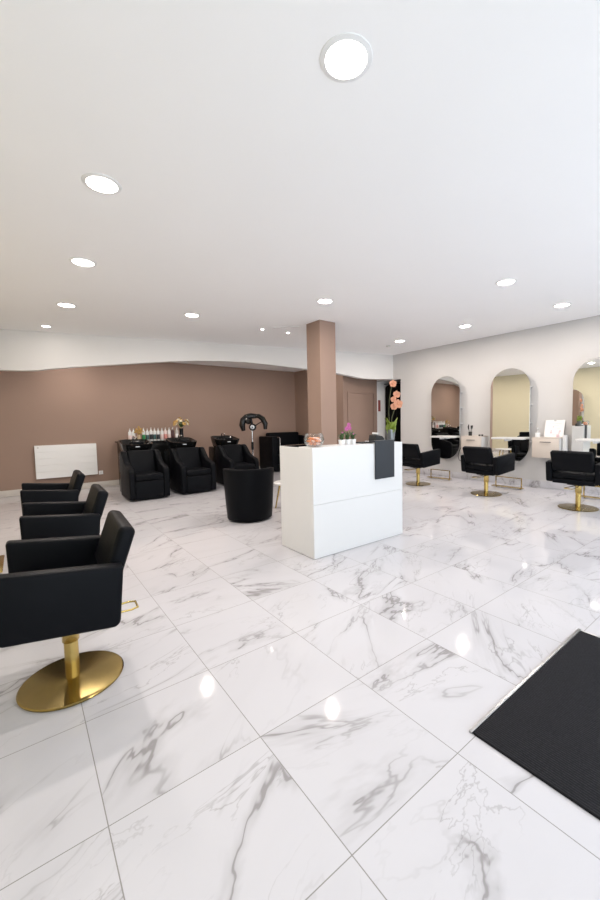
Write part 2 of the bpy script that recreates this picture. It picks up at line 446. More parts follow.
Z = ch
bw = thing('candy_bowl', 'clear glass bowl of peach sweets on the counter left end', 'bowl', (2.39, 3.17, Z))
obj('bowl_body', lathe(bm_new(), [(0, .001), (.055, .001), (.075, .008), (.1, .04), (.108, .075), (.098, .115), (.083, .14), (.08, .14), (.094, .113), (.103, .075), (.095, .042), (.07, .014), (.05, .009), (0, .009)], 36), 'bowlglass', bw)
spots = []
random.seed(3)
for layer, (z, R, n) in enumerate(((.031, .052, 9), (.031, .017, 2), (.060, .062, 10), (.060, .028, 4), (.086, .040, 6), (.09, .0, 1))):
    for k in range(n):
        a = 2 * PI * k / n + layer * .4
        spots.append((R * math.cos(a), R * math.sin(a), z + random.uniform(-.002, .002)))
proto = None
for i, (x, y, z) in enumerate(spots):
    mt_ = 'rose' if i % 3 == 1 else 'orange'
    if i < 2:
        b = ball(bm_new(), (0, 0, 0), .0155, 2, (1.05, .95, .9))
        for s_ in (-1, 1): lathe(b, [(.002, 0), (.006, .004), (.008, .007)], 8, (0, 0, 0), Matrix.Translation((s_ * .014, 0, 0)) @ Matrix.Rotation(s_ * PI / 2, 4, 'Y'))
        o = obj('candy', b, mt_)
        if i == 0: pa = o
        else: pb = o
    else:
        o = (pb if mt_ == 'rose' else pa).copy(); C.objects.link(o)
    tag(o, 'pale pink wrapped sweet in the glass bowl' if mt_ == 'rose' else 'orange wrapped sweet in the glass bowl', 'sweet', 'pale sweets in the bowl' if mt_ == 'rose' else 'orange sweets in the bowl')
    o.location = (2.39 + x, 3.17 + y, Z + z); o.rotation_euler = (0, 0, i * 1.3)

def blossom(bm, c, face, r, n=5):
    """open flower of n flat petals facing the direction face"""
    q = Vector(face).to_track_quat('Z', 'Y').to_matrix().to_4x4()
    for k in range(n):
        a = 2 * PI * k / n + .3
        big = k % 2 == 0
        mm = q @ Matrix.Rotation(a, 4, 'Z') @ Matrix.Translation((r * .46, 0, r * (.14 if big else .04))) @ Matrix.Rotation(-.55, 4, 'Y')
        ball(bm, c, r * .54, 2, (1, 1.0 if big else .72, .26), mm)
    ball(bm, Vector(c) + Vector(face).normalized() * r * .22, r * .22, 1)

def leafblade(bm, base, tip, w, droop=.0, seg=6):
    base, tip = Vector(base), Vector(tip); d = tip - base
    s = d.cross(Vector((0, 0, 1))); s = s.normalized() if s.length > 1e-4 else Vector((1, 0, 0))
    up = s.cross(d).normalized(); rings = []
    for i in range(seg + 1):
        t = i / seg; c = base + d * t + up * droop * math.sin(PI * t)
        ww = w * (math.sin(PI * (.12 + .86 * t)) ** .8) * .5 + .001
        rings.append([c + s * ww, c + up * .004, c - s * ww, c - up * .003])
    loft(bm, rings)

# three little pots with miniature orchids
pot_x = (2.785, 2.868, 2.951)
for i, px in enumerate(pot_x):
    lb = ['left mini plant in white pot on the counter, leaves only', 'middle mini orchid in white pot with the tall magenta bloom', 'right mini plant in white pot of the three on the counter'][i]
    p = thing('potted_orchid', lb, 'plant', (px, 3.185, Z), .2, 'mini orchids in white pots')
    b = loft(bm_new(), [rrect(0, 0, .05, .05, .012, 0), rrect(0, 0, .06, .06, .012, .05), rrect(0, 0, .062, .062, .012, .056), rrect(0, 0, .05, .05, .01, .056), rrect(0, 0, .046, .046, .01, .046)])
    obj('pot', b, 'whitem', p)
    b = bm_new()
    for k in range(9):
        a = k * 2.4 + i; leafblade(b, (0, 0, .045), ((.034 * math.cos(a), .048 * math.sin(a), .085 + .028 * (k % 3))), .034, .012)
    obj('leaves', b, 'darkleaf', p)
    h = (.135, .185, .115)[i]
    st = tube(bm_new(), [(0, 0, .045), (.008, .004, h * .6), (-.004, -.008, h)], .0025, 6)
    obj('stem', st, 'stem', p)
    b = bm_new()
    if i == 1:
        for c in ((-.004, -.014, h + .008), (.03, -.008, h - .004), (-.03, -.008, h - .012), (.012, -.012, h + .034)): blossom(b, c, (-.5, -1, .3), .026)
    else: blossom(b, (-.005, -.012, h), (-.5, -1, .3), .011 if i == 0 else .010)
    obj('blossom', b, 'pink', p)

# card terminal with paper, black tray and note box on the counter
t = thing('payment_terminal', 'black payment terminal with white paper on the counter by the board', 'terminal', (3.345, 3.2, Z), .1)
obj('terminal_body', prism(bm_new(), [(-.07, 0), (.09, 0), (.09, .045), (.05, .075), (-.06, .09), (-.075, .04)], 'y', -.055, .055, .004), 'blackm', t)
obj('screen', box(bm_new(), -.05, .03, -.035, .035, 0.088, .092, .001, 1, Matrix.Rotation(.12, 4, 'Y')), 'slate', t)
obj('paper_roll', tube(bm_new(), [(-.02, -.035, .106), (-.02, .035, .106)], .012, 14), 'paper', t)
tag(obj('document_tray', box(bm_new(), 3.06, 3.22, 3.13, 3.285, Z + .0005, Z + .014, .003), 'blackm'), 'flat black tray on the counter left of the terminal', 'tray')
nb = thing('note_box', 'small white box of slips on the counter behind the mini orchids', 'box', (3.0, 3.26, Z))
obj('box_body', box(bm_new(), -.035, .035, -.03, .03, .0005, .03, .003), 'whitem', nb)
obj('slips', box(bm_new(), -.028, .028, -.023, .023, .0305, .038, .001), 'paper', nb)

# tall peach orchid
ov = (3.545, 3.15, Z)
o_ = thing('orchid_plant', 'tall peach orchid in a silver glass vase at the counter right end', 'plant', ov)
obj('vase', loft(bm_new(), [rrect(0, 0, .075, .075, .018, 0), rrect(0, 0, .10, .10, .022, .15), rrect(0, 0, .092, .092, .02, .15), rrect(0, 0, .078, .078, .018, .06)]), 'smoke', o_)
b = bm_new()
for k in range(11):
    a = k * 2.4; rr = .05 + .02 * (k % 3)
    leafblade(b, (.016 * math.cos(a), .016 * math.sin(a), .07), (rr * math.cos(a), rr * math.sin(a), .215 + .075 * ((k * 7) % 4) / 3), .115, .02)
obj('leaves', b, 'leaf', o_)
ex, ey = math.cos(YAW), -math.sin(YAW)           # across the counter end, as the spray of blooms spreads
def op(u, z, v=0): return (ex * u, ey * u, z)
obj('stem', tube(bm_new(), [(0, 0, .08), op(-.02, .35), op(-.01, .52), op(.015, .66), op(.03, .70)], .004, 7), 'stem', o_)
obj('stem', tube(bm_new(), [(.01, .01, .08), op(.02, .3), op(.07, .44), op(.09, .47)], .004, 7), 'stem', o_)
for u, z, r in ((.03, .70, .05), (.075, .57, .05), (.035, .51, .04), (.09, .455, .062), (.04, .425, .048)):
    bb = bm_new(); blossom(bb, op(u, z), (-.55, -.8, .15), r); obj('blossom', bb, 'peach', o_)

# ------------------------------------------------------------------ black and brass styling chairs
def make_chair(label, group):
    t = thing('salon_chair', label, 'chair', (0, 0, 0), 0, group)
    for s_ in (1, -1):
        y0, y1 = sorted((s_ * .268, s_ * .352))
        b = prism(bm_new(), [(.264, .439), (.272, .752), (-.238, .694), (-.212, .405), (-.19, .386)], 'y', y0, y1, .017, 3)
        obj('armrest', b, 'leather', t, 45)
    Rt = Matrix.Rotation(-math.radians(5.5), 4, 'Y')
    obj('seat_base', box(bm_new(), -.165, .275, -.266, .266, .392, .462, .012, 3, Rt), 'leather', t, 45)
    obj('seat', box(bm_new(), -.16, .30, -.264, .264, .464, .555, .028, 4, Rt), 'leather', t, 60)
    b = box(bm_new(), -.042, .042, -.264, .264, -.155, .155, .032, 5, Matrix.Translation((-.232, 0, .716)) @ Matrix.Rotation(-math.radians(19), 4, 'Y'))
    obj('backrest', b, 'leather', t, 60)
    for y in (-.135, .135): obj('back_bracket', box(bm_new(), -.2, -.165, y - .015, y + .015, .45, .62, .004), 'blackm', t)
    obj('seat_plate', box(bm_new(), -.13, .13, -.1, .1, .352, .388, .006), 'blackm', t)
    obj('column_post', lathe(bm_new(), [(.0, .01), (.034, .01), (.034, .25), (0, .25)], 28), 'brass', t)
    obj('column_collar', lathe(bm_new(), [(0, .225), (.039, .225), (.041, .228), (.041, .35), (.038, .352), (0, .352)], 28), 'brass', t)
    obj('base', lathe(bm_new(), [(0, 0), (.243, 0), (.248, .003), (.249, .009), (.243, .014), (.06, .018), (.04, .024), (0, .024)], 64), 'disc', t)
    b = tube(bm_new(), [(-.03, .02, .34), (-.15, .045, .33), (-.30, .06, .33), (-.335, .045, .33), (-.335, -.045, .33), (-.30, -.06, .33), (-.15, -.045, .33), (-.03, -.02, .34)], .006, 8)
    obj('pump_lever', b, 'brass', t)
    return t
cg = 'black salon chairs with brass bases'
c0 = make_chair('large black salon chair nearest the camera at the left edge', cg)
c0.location = (.15, 2.455, 0); c0.rotation_euler = (0, 0, PI - .055)
dup(c0, (.235, 3.80, 0), PI - .03, 'black salon chair second from the camera in the left row', cg)
dup(c0, (.235, 5.27, 0), PI - .02, 'black salon chair farthest back in the left row, before the white radiator', cg)
for p_, a_, k_, lb in (((6.745, 5.21, 0), -7, 1.06, 'black salon chair beside the reception counter, facing the farthest arched mirror'),
                   ((6.725, 3.65, 0), -6, 1.08, 'black salon chair facing the middle arched mirror'),
                   ((6.66, 2.14, 0), -3, 1.07, 'black salon chair at the right edge of the picture')):
    o = dup(c0, p_, math.radians(a_), lb, cg); o.scale = (k_, k_, 1.03)

# ------------------------------------------------------------------ mirror stations, footrests
MW, MZ0, MZ1 = .78, .45, 2.405
def pill(w, z0, z1, n=22):
    r = w / 2; out = []
    for i in range(n + 1):
        a = PI * i / n; out.append((r * math.cos(a), z1 - r + r * math.sin(a)))
    for i in range(n + 1):
        a = PI + PI * i / n; out.append((r * math.cos(a), z0 + r + r * math.sin(a)))
    return out
def make_mirror(label, yaw):
    t = thing('styling_mirror', label, 'mirror', (0, 0, 0), 0, 'arched salon mirrors')
    # the mirror is a door, hinged at its near edge and standing a few degrees open
    Ry = Matrix.Translation((-.134, -MW / 2, 0)) @ Matrix.Rotation(math.radians(yaw), 4, 'Z') @ Matrix.Translation((.134, MW / 2, 0))
    b = prism(bm_new(), pill(MW, MZ0, MZ1), 'x', -.146, -.134); bmesh.ops.transform(b, matrix=Ry, verts=b.verts[:])
    obj('backing_panel', b, 'niche', t)
    b = prism(bm_new(), pill(MW - .004, MZ0 + .002, MZ1 - .002), 'x', -.152, -.1465, .0015, 1); bmesh.ops.transform(b, matrix=Ry, verts=b.verts[:])
    obj('mirror_glass', b, 'mirror', t)
    b = bm_new()
    box(b, -.13, -.118, -MW / 2 + .014, MW / 2 - .014, .9, 2.02, .001)
    box(b, -.118, -.001, -MW / 2 + .18, MW / 2 - .014, .9, 2.02, .001)
    obj('cabinet', b, 'niche', t)
    for z in (.905, 1.285, 1.645, 2.005):
        obj('shelf', box(bm_new(), -.117, -.001, -MW / 2 + .014, -MW / 2 + .179, z, z + .018, .001), 'white', t)
    obj('ledge', box(bm_new(), -.36, -.22, -.36, .285, .965, 1.003, .004), 'white', t)
    obj('ledge_bracket', box(bm_new(), -.34, -.19, -.02, .02, .93, .9645, .003), 'whitem', t)
    return t
m0 = make_mirror('tall arched mirror in the middle of the right wall', 5); m0.location = (XR, 3.815, 0)
make_mirror('tall arched mirror farthest back on the right wall', 0).location = (XR, 5.345, 0)
dup(m0, (XR, 2.275, 0), 0, 'tall arched mirror cut by the right edge of the picture')
dup(m0, (XL, 4.0, 0), PI, 'arched mirror on the left wall facing the second salon chair, seen in the right mirror')

def make_footrest(label):
    t = thing('footrest', label, 'footrest', (0, 0, 0), 0, 'brass footrests')
    obj('foot_plate', box(bm_new(), -.06, .05, -.3, .3, .03, .042, .003), 'brass', t)
    for y in (-.24, .24):
        obj('leg', box(bm_new(), .02, .04, y - .01, y + .01, 0, .0295, .002), 'brass', t)
    b = box(bm_new(), .025, .043, -.262, -.244, .043, .225, .002); box(b, .025, .043, .244, .262, .043, .225, .002); box(b, .025, .043, -.244, .244, .209, .225, .002)
    obj('rail_frame', b, 'brass', t)
    return t
f0 = make_footrest('brass footrest under the farthest arched mirror'); f0.location = (7.62, 5.28, 0)
dup(f0, (7.56, 3.66, 0), 0, 'brass footrest under the middle arched mirror')
dup(f0, (7.55, 2.1, 0), 0, 'brass footrest behind the chair at the right edge')
dup(f0, (-.272, 4.95, 0), PI, 'brass footrest at the left edge of the picture, beyond the near chair')

# ------------------------------------------------------------------ wall drawers between the mirrors
def make_drawer(label):
    t = thing('drawer_cabinet', label, 'drawer unit', (0, 0, 0), 0, 'wall drawer units')
    obj('body', box(bm_new(), -.27, -.001, -.236, .236, .63, 1.0, .003), 'white', t)
    obj('top', box(bm_new(), -.29, -.001, -.24, .24, 1.0005, 1.018, .003), 'beige', t)
    dr = obj('drawer_front', box(bm_new(), -.29, -.2705, -.238, .238, .628, .998, .003), 'beige', t)
    obj('handle', tube(bm_new(), [(-.29, -.09, .93), (-.305, -.088, .93), (-.31, -.07, .93), (-.31, .07, .93), (-.305, .088, .93), (-.29, .09, .93)], .008, 8), 'handle', dr)
    return t
d0 = make_drawer('beige wall drawer with the brush cup, between the far and middle mirrors'); d0.location = (XR, 4.6, 0)
dup(d0, (XR, 3.075, 0), 0, 'beige wall drawer with the leaning print, between the middle and right mirrors')
ZT = 1.018
cp_ = thing('brush_cup', 'black cup of styling tools on the far wall drawer', 'cup', (7.93, 4.69, ZT))
obj('cup_body', lathe(bm_new(), [(0, .001), (.036, .001), (.04, .09), (.037, .09), (.033, .008), (0, .008)], 20), 'blackm', cp_)
for i, (dx, dy, lx, ly) in enumerate(((.008, .012, .03, .07), (-.01, -.012, -.02, -.06), (.006, -.004, .0, -.02), (-.008, .006, -.02, .03))):
    nm, lb, ct_ = (('styling_brush', 'black styling brush leaning in the cup on the far drawer', 'brush') if i < 2 else ('comb', 'slim black comb standing in the cup on the far drawer', 'comb'))
    bs = (7.93 + dx, 4.69 + dy, ZT + .012); tp = (7.93 + lx, 4.69 + ly, ZT + .2 + .02 * (i % 2))
    b = tube(bm_new(), [bs, (Vector(bs) + Vector(tp)) / 2, tp], [.004, .004, .005], 6)
    if i < 2: tube(b, [Vector(bs).lerp(Vector(tp), .7), Vector(bs).lerp(Vector(tp), 1.05)], .014, 8)
    else: box(b, -.003, .003, -.012, .012, -.04, .03, 0, 1, Matrix.Translation(tp))
    tag(obj(nm, b, 'blackm'), lb, ct_, 'styling tools in the cup')
for k, (x, y) in enumerate(((7.86, 4.43), (7.9, 4.39))):
    j = thing('hair_wax_jar', 'small black jar at the right end of the far wall drawer', 'jar', (x, y, ZT), 0, 'small black jars')
    obj('jar_body', lathe(bm_new(), [(0, .001), (.02, .001), (.022, .022), (0, .022)], 16), 'black', j)
    obj('lid', lathe(bm_new(), [(.0, .0225), (.0225, .0225), (.0225, .034), (0, .035)], 16), 'blackm', j)
cord = tube(bm_new(), [(XR - .01, 4.97, .80), (XR - .03, 5.04, .66), (XR - .02, 5.08, .54), (XR - .025, 5.05, .44), (XR - .02, 4.98, .40), (XR - .012, 4.95, .42)], .006, 7)
box(cord, XR - .03, XR - .001, 4.92, 4.98, .39, .45, .004)
tag(obj('power_cord', cord, 'blackm'), 'thin black cord hanging on the wall below the far drawer', 'cord')

# near drawer: pot, spray bottle, leaning print, paper roll
p = thing('white_pot', 'small white pot on the near wall drawer left of the print', 'pot', (7.87, 3.245, ZT))
obj('pot_body', lathe(bm_new(), [(0, .001), (.042, .001), (.046, .085), (.041, .085), (.037, .01), (0, .01)], 24), 'whitem', p)
p = thing('spray_bottle', 'small clear spray bottle behind the white pot on the near drawer', 'bottle', (7.99, 3.285, ZT))
obj('bottle_body', lathe(bm_new(), [(0, .001), (.024, .001), (.026, .01), (.026, .1), (.01, .13), (.009, .15), (0, .15)], 18), 'lightgrey', p)
obj('spray_head', box(bm_new(), -.03, .012, -.009, .009, .1505, .178, .004), 'whitem', p)
Rl = Matrix.Translation((7.965, 3.0, ZT)) @ Matrix.Rotation(math.radians(14), 4, 'Y')
pr = thing('leaning_print', 'white clip board print with pink drawings leaning on the wall above the drawer', 'print', (0, 0, 0))
obj('board', box(bm_new(), 0, .008, -.17, .17, .003, .335, .002, 1, Rl), 'paper', pr)
obj('clip', box(bm_new(), -.008, -.0005, -.02, .02, .31, .34, .002, 1, Rl), 'alu', pr)
b = bm_new()
for cx_, cz_, r_ in ((.05, .09, .02), (.05, .125, .014), (-.09, .08, .017), (-.1, .115, .02), (.02, .2, .013)):
    lathe(b, [(0, 0), (r_, 0)], 14, (0, 0, 0), Rl @ Matrix.Translation((-.001, cx_, cz_)) @ Matrix.Rotation(-PI / 2, 4, 'Y'))
obj('pink_drawing', b, 'pinkprint', pr)
b = bm_new()
for cx_, cz_, w_ in ((.06, .27, .1), (-.06, .26, .12), (-.03, .22, .08), (-.07, .17, .06), (.1, .22, .04), (0, .05, .05)):
    box(b, -.0012, -.0002, cx_ - w_ / 2, cx_ + w_ / 2, cz_, cz_ + .006, 0, 1, Rl)
obj('grey_drawing', b, 'greyprint', pr)
p = thing('product_box', 'small pink box at the right foot of the leaning print', 'box', (7.86, 2.885, ZT))
obj('box_body', box(bm_new(), -.018, .018, -.02, .02, .0005, .06, .002), 'pinkprint', p)
p = thing('paper_roll', 'white roll of paper held upright at the near end of the drawer', 'roll', (7.94, 2.785, .62))
obj('roll_body', lathe(bm_new(), [(0, 0), (.046, 0), (.048, .002), (.048, .438), (.046, .44), (.02, .44), (.018, .43), (0, .43)], 30), 'white', p)
obj('holder_bracket', box(bm_new(), -.02, .149, -.03, .03, -.02, -.0005, .003), 'alu', p)

# ------------------------------------------------------------------ entrance mat
mt_o = thing('entrance_mat', 'charcoal ribbed entrance mat at the lower right of the floor', 'mat', (2.15, .125, 0))
obj('matting', box(bm_new(), -.652, .635, -.7, .735, .001, .012, .003), 'mat', mt_o)
b = box(bm_new(), -.655, .655, .738, .755, .0005, .012, .002)
obj('edge_strip', b, 'alu', mt_o)
obj('edge_strip', box(bm_new(), .638, .655, -.7, .738, .0005, .009, .002), 'alu', mt_o)

# ------------------------------------------------------------------ radiator and socket on the back wall
rd = thing('radiator', 'white panel radiator with horizontal grooves on the taupe back wall', 'radiator', (.757, YB, .305))
hz = .70 / 5
for k in range(5):
    obj('panel', box(bm_new(), -.558, .558, -.082, -.073, k * hz + .002, (k + 1) * hz - .002, .0015, 1), 'whitem', rd)
obj('casing', box(bm_new(), -.56, .56, -.072, -.001, 0, .70, .006), 'whitem', rd)
obj('control_knob', lathe(bm_new(), [(0, 0), (.016, 0), (.014, .014), (0, .015)], 14, (0, 0, 0), Matrix.Translation((-.5, -.085, .655)) @ Matrix.Rotation(PI / 2, 4, 'X')), 'lightgrey', rd)
sk = thing('wall_socket', 'white wall socket just right of the radiator', 'socket', (1.388, YB, .33))
obj('socket_plate', box(bm_new(), -.043, .043, -.012, -.001, -.043, .043, .004), 'whitem', sk)
obj('socket_well', lathe(bm_new(), [(0, 0), (.02, 0), (.024, .003)], 18, (0, 0, 0), Matrix.Translation((0, -.0125, 0)) @ Matrix.Rotation(PI / 2, 4, 'X')), 'white', sk)

# ------------------------------------------------------------------ black shampoo units along the back
def make_wash(label):
    t = thing('shampoo_unit', label, 'wash unit', (0, 0, 0), 0, 'black shampoo wash units')
    arm = [(.02, .03), (.0, .10), (.0, .50), (.015, .555), (.06, .595), (.16, .625), (.28, .65), (.40, .71), (.51, .81), (.60, .885), (.68, .90), (.74, .88), (.78, .80), (.78, .03)]
    for s_ in (-1, 1):
        x0, x1 = sorted((s_ * .252, s_ * .352))
        obj('armrest', prism(bm_new(), arm, 'x', x0, x1, .022, 3), 'leather', t, 50)
    obj('front_panel', box(bm_new(), -.25, .25, .012, .06, .03, .365, .014, 3), 'leather', t, 50)
    obj('seat', box(bm_new(), -.25, .25, .002, .60, .367, .485, .032, 4), 'leather', t, 60)
    b = box(bm_new(), -.249, .249, -.055, .055, -.25, .25, .045, 4, Matrix.Translation((0, .60, .66)) @ Matrix.Rotation(-math.radians(17), 4, 'X'))
    obj('backrest', b, 'leather', t, 60)
    obj('pedestal', box(bm_new(), -.26, .26, .80, 1.42, 0, .84, .02, 2), 'black', t)
    Rb = Matrix.Translation((0, 1.03, .955)) @ Matrix.Rotation(math.radians(9), 4, 'X')
    rings = []
    for w, dd, r, z, oy in ((.42, .36, .1, -.15, .03), (.48, .46, .12, -.10, .02), (.54, .54, .13, .0, 0), (.575, .58, .14, .085, 0), (.58, .59, .14, .10, 0), (.54, .55, .13, .105, 0), (.50, .50, .12, .07, 0), (.44, .43, .12, -.01, .0), (.26, .27, .1, -.075, .0)):
        rings.append([Rb @ Vector(q) for q in rrect(0, oy, w, dd, r, z)])
    obj('basin', loft(bm_new(), rings), 'ceramic', t, 60)
    fa = tube(bm_new(), [Rb @ Vector((.0, .2, .10)), Rb @ Vector((0, .2, .16)), Rb @ Vector((0, .15, .19)), Rb @ Vector((0, .06, .17))], .013, 10)
    tube(fa, [Rb @ Vector((.07, .2, .10)), Rb @ Vector((.07, .19, .15)), Rb @ Vector((.05, .15, .17))], .01, 8)
    obj('faucet', fa, 'chrome', t)
    obj('neck_pad', box(bm_new(), -.10, .10, -.02, .02, -.025, .025, .012, 3, Matrix.Translation((0, .80, 1.03))), 'leather', t)
    obj('name_plate', box(bm_new(), -.06, .02, -.004, 0, -.012, .012, .001, 1, Matrix.Translation((0, .742, .97)) @ Matrix.Rotation(math.radians(-8), 4, 'X')), 'alu', t)
    return t
w0 = make_wash('black shampoo unit at the left, in front of the bottles'); w0.location = (1.83, 7.48, 0)
dup(w0, (2.765, 7.50, 0), 0, 'black shampoo unit in the middle of the three')
dup(w0, (3.84, 7.62, 0), 0, 'black shampoo unit at the right, behind the tub armchair')

# black back-bar with the bottles
cb = thing('product_counter', 'black back bar carrying the bottles behind the wash units', 'counter', (2.36, 9.4, 0))
obj('counter_body', box(bm_new(), -.62, .70, -.22, .5, 0, 1.0, .006), 'black', cb)
obj('counter_top', box(bm_new(), -.66, .74, -.26, .53, 1.0005, 1.03, .005), 'black', cb)
ZK = 1.03
def make_bottle(h, r, mats, label, pump=True):
    t = thing('hair_bottle', label, 'bottle', (0, 0, 0), 0, 'hair products on the back bar')
    obj('bottle_body', lathe(bm_new(), [(0, .001), (r * .95, .001), (r, .006), (r, h * .72), (r * .85, h * .78), (r * .35, h * .82), (r * .35, h * .86), (0, h * .86)], 18), mats[0], t)
    obj('bottle_label', lathe(bm_new(), [(r * 1.005, h * .12), (r * 1.02, h * .125), (r * 1.02, h * .50), (r * 1.005, h * .505)], 18), mats[1], t)
    b = lathe(bm_new(), [(r * .4, h * .85), (r * .4, h * .92), (r * .15, h * .93), (r * .15, h), (0, h)], 12)
    if pump: box(b, -.006, .006, -r * 1.1, .006, h * .98, h * 1.02, .002)
    obj('pump', b, mats[2], t)
    return t
BT = [(1.845, ('white', 'pinkb', 'whitem'), 'white pump bottle at the left end of the row, pale label'),
      (1.92, ('whitem', 'paper', 'whitem'), 'plain white bottle left of the golden dried flowers'),
      (2.125, ('white', 'green', 'whitem'), 'white bottle with a bright green label, right of the golden flowers'),
      (2.205, ('white', 'teal', 'whitem'), 'white bottle with dark teal label, just right of the green one'),
      (2.285, ('white', 'slate', 'whitem'), 'white bottle with slate label, fifth of the row'),
      (2.36, ('white', 'teal', 'whitem'), 'white bottle with dark teal label in mid row'),
      (2.44, ('white', 'slate', 'whitem'), 'white bottle with slate label beside the pale pink bottles'),
      (2.525, ('white', 'pinkb', 'whitem'), 'white bottle with pale pink label, left of the red labelled one'),
      (2.605, ('pinkb', 'redlabel', 'whitem'), 'pink bottle with a red label low on it'),
      (2.69, ('white', 'pinkb', 'whitem'), 'white bottle with pale pink label, left of the dark bottle'),
      (2.77, ('maroon', 'maroon', 'whitem'), 'dark maroon bottle near the right end of the row'),
      (2.86, ('lightgrey', 'paper', 'whitem'), 'pale grey bottle at the right end beside the black flower vase')]
for x, ms, lb in BT:
    t = make_bottle(.285 + random.uniform(-.012, .012), .035, ms, lb); t.location = (x + .05, 9.27 + random.uniform(-.01, .01), ZK)
t = thing('dried_flowers', 'golden dried flowers in a small beige vase among the bottles', 'flowers', (2.06, 9.20, ZK))
obj('vase', lathe(bm_new(), [(0, .001), (.03, .001), (.036, .05), (.03, .12), (.022, .15), (.018, .15), (.026, .12), (0, .02)], 20), 'beigeb', t)
b = bm_new(); random.seed(5)
for k in range(26):
    a = random.uniform(0, 2 * PI); r_ = random.uniform(.02, .10); z_ = .30 - r_ * .9 + random.uniform(-.03, .06)
    tube(b, [(0, 0, .14), (r_ * .5 * math.cos(a), r_ * .5 * math.sin(a), .2), (r_ * math.cos(a), r_ * math.sin(a), z_)], .003, 5)
    ball(b, (r_ * math.cos(a), r_ * math.sin(a), z_), random.uniform(.012, .024), 1)
obj('blooms', b, 'gold', t)
t = thing('flower_vase', 'black vase with a round cream and gold bouquet, right of the bottles', 'flowers', (3.03, 9.3, ZK))
obj('vase', lathe(bm_new(), [(0, .001), (.05, .001), (.05, .03), (.042, .16), (.05, .27), (.045, .27), (.036, .16), (0, .05)], 24), 'black', t)
random.seed(9)
for nm, mt_, n in (('cream_blooms', 'cream_f', 12), ('golden_blooms', 'gold', 12), ('foliage', 'darkleaf', 9)):
    b = bm_new()
    for k in range(n):
        a = random.uniform(0, 2 * PI); e = random.uniform(-.1, 1.3); R_ = random.uniform(.11, .18)
        c = Vector((R_ * 1.15 * math.cos(a) * math.cos(e), R_ * math.sin(a) * math.cos(e), .37 + R_ * .85 * math.sin(e)))
        if nm == 'foliage': leafblade(b, (0, 0, .28), c, .05, .02)
        else:
            tube(b, [(0, 0, .26), c * .6 + Vector((0, 0, .14)), c], .003, 5)
            blossom(b, c, c - Vector((0, 0, .3)), random.uniform(.035, .055), 6)
    obj(nm, b, mt_, t)

# ------------------------------------------------------------------ hood dryer on a stand
hx, hy = 4.735, 8.95
K = 9.98 / 382.47
t = thing('hood_dryer', 'black three-armed hair dryer on a chrome stand by the back wall', 'dryer', (hx, hy, 0), -.35)
def hp(px, py, y=0): return ((px - 251.7) * K, y, 1.30 - (py - 427) * K)
obj('hood', tube(bm_new(), [hp(243.2, 431, -.03), hp(242, 425.5, -.03), hp(243.2, 420.5, -.02), hp(246.5, 417.6, 0), hp(251, 416.4, 0), hp(256, 416.6, 0)], [.05, .078, .082, .08, .075, .06], 14, flat=1.3), 'ceramic', t, 60)
obj('hood', tube(bm_new(), [hp(254, 416.5, .0), hp(258.5, 416.6, -.04), hp(262.2, 419.5, -.08), hp(264.6, 424.5, -.1), hp(264.4, 430, -.1)], [.05, .06, .068, .066, .045], 14, flat=1.3), 'ceramic', t, 60)
obj('hood', tube(bm_new(), [hp(246, 418, -.02), hp(247, 421, -.12), hp(247.5, 424, -.16)], [.06, .055, .04], 12, flat=1.2), 'ceramic', t, 60)
obj('motor_hub', lathe(bm_new(), [(0, -.09), (.07, -.09), (.092, -.07), (.092, .03), (.06, .06), (0, .06)], 28, (0, 0, 0), Matrix.Translation(hp(252, 427.5, -.03)) @ Matrix.Rotation(-PI / 2, 4, 'X')), 'ceramic', t)
dl = obj('dial', lathe(bm_new(), [(0, .004), (.045, .004), (.055, 0)], 26, (0, 0, 0), Matrix.Translation(hp(251.5, 427.5, -.121)) @ Matrix.Rotation(PI / 2, 4, 'X')), 'alu', t)
obj('dial_knob', lathe(bm_new(), [(0, .014), (.016, .014), (.018, .0045)], 16, (0, 0, 0), Matrix.Translation(hp(251.5, 427.5, -.121)) @ Matrix.Rotation(PI / 2, 4, 'X')), 'black', dl)
obj('hub_arm', tube(bm_new(), [hp(252, 427, .0), hp(251, 421, .02), hp(250, 417, .02)], .035, 10), 'black', t)
obj('hub_arm', tube(bm_new(), [hp(254, 427, -.02), hp(258, 424, -.05), hp(263, 421.5, -.08)], .012, 8), 'black', t)
obj('pole', tube(bm_new(), [(0, 0, .10), (0, 0, 1.24)], .016, 14), 'chrome', t)
obj('height_grip', tube(bm_new(), [(0, 0, .70), (0, 0, .90)], .032, 14), 'black', t)
for k in range(5):
    a = 2 * PI * k / 5 + .3
    l = obj('base_leg', tube(bm_new(), [(0, 0, .10), (.16 * math.cos(a), .16 * math.sin(a), .085), (.31 * math.cos(a), .31 * math.sin(a), .06)], [.022, .018, .013], 8), 'chrome', t)
    obj('caster', tube(bm_new(), [(.31 * math.cos(a), .31 * math.sin(a) - .012, .026), (.31 * math.cos(a), .31 * math.sin(a) + .012, .026)], .026, 14), 'blackm', l)

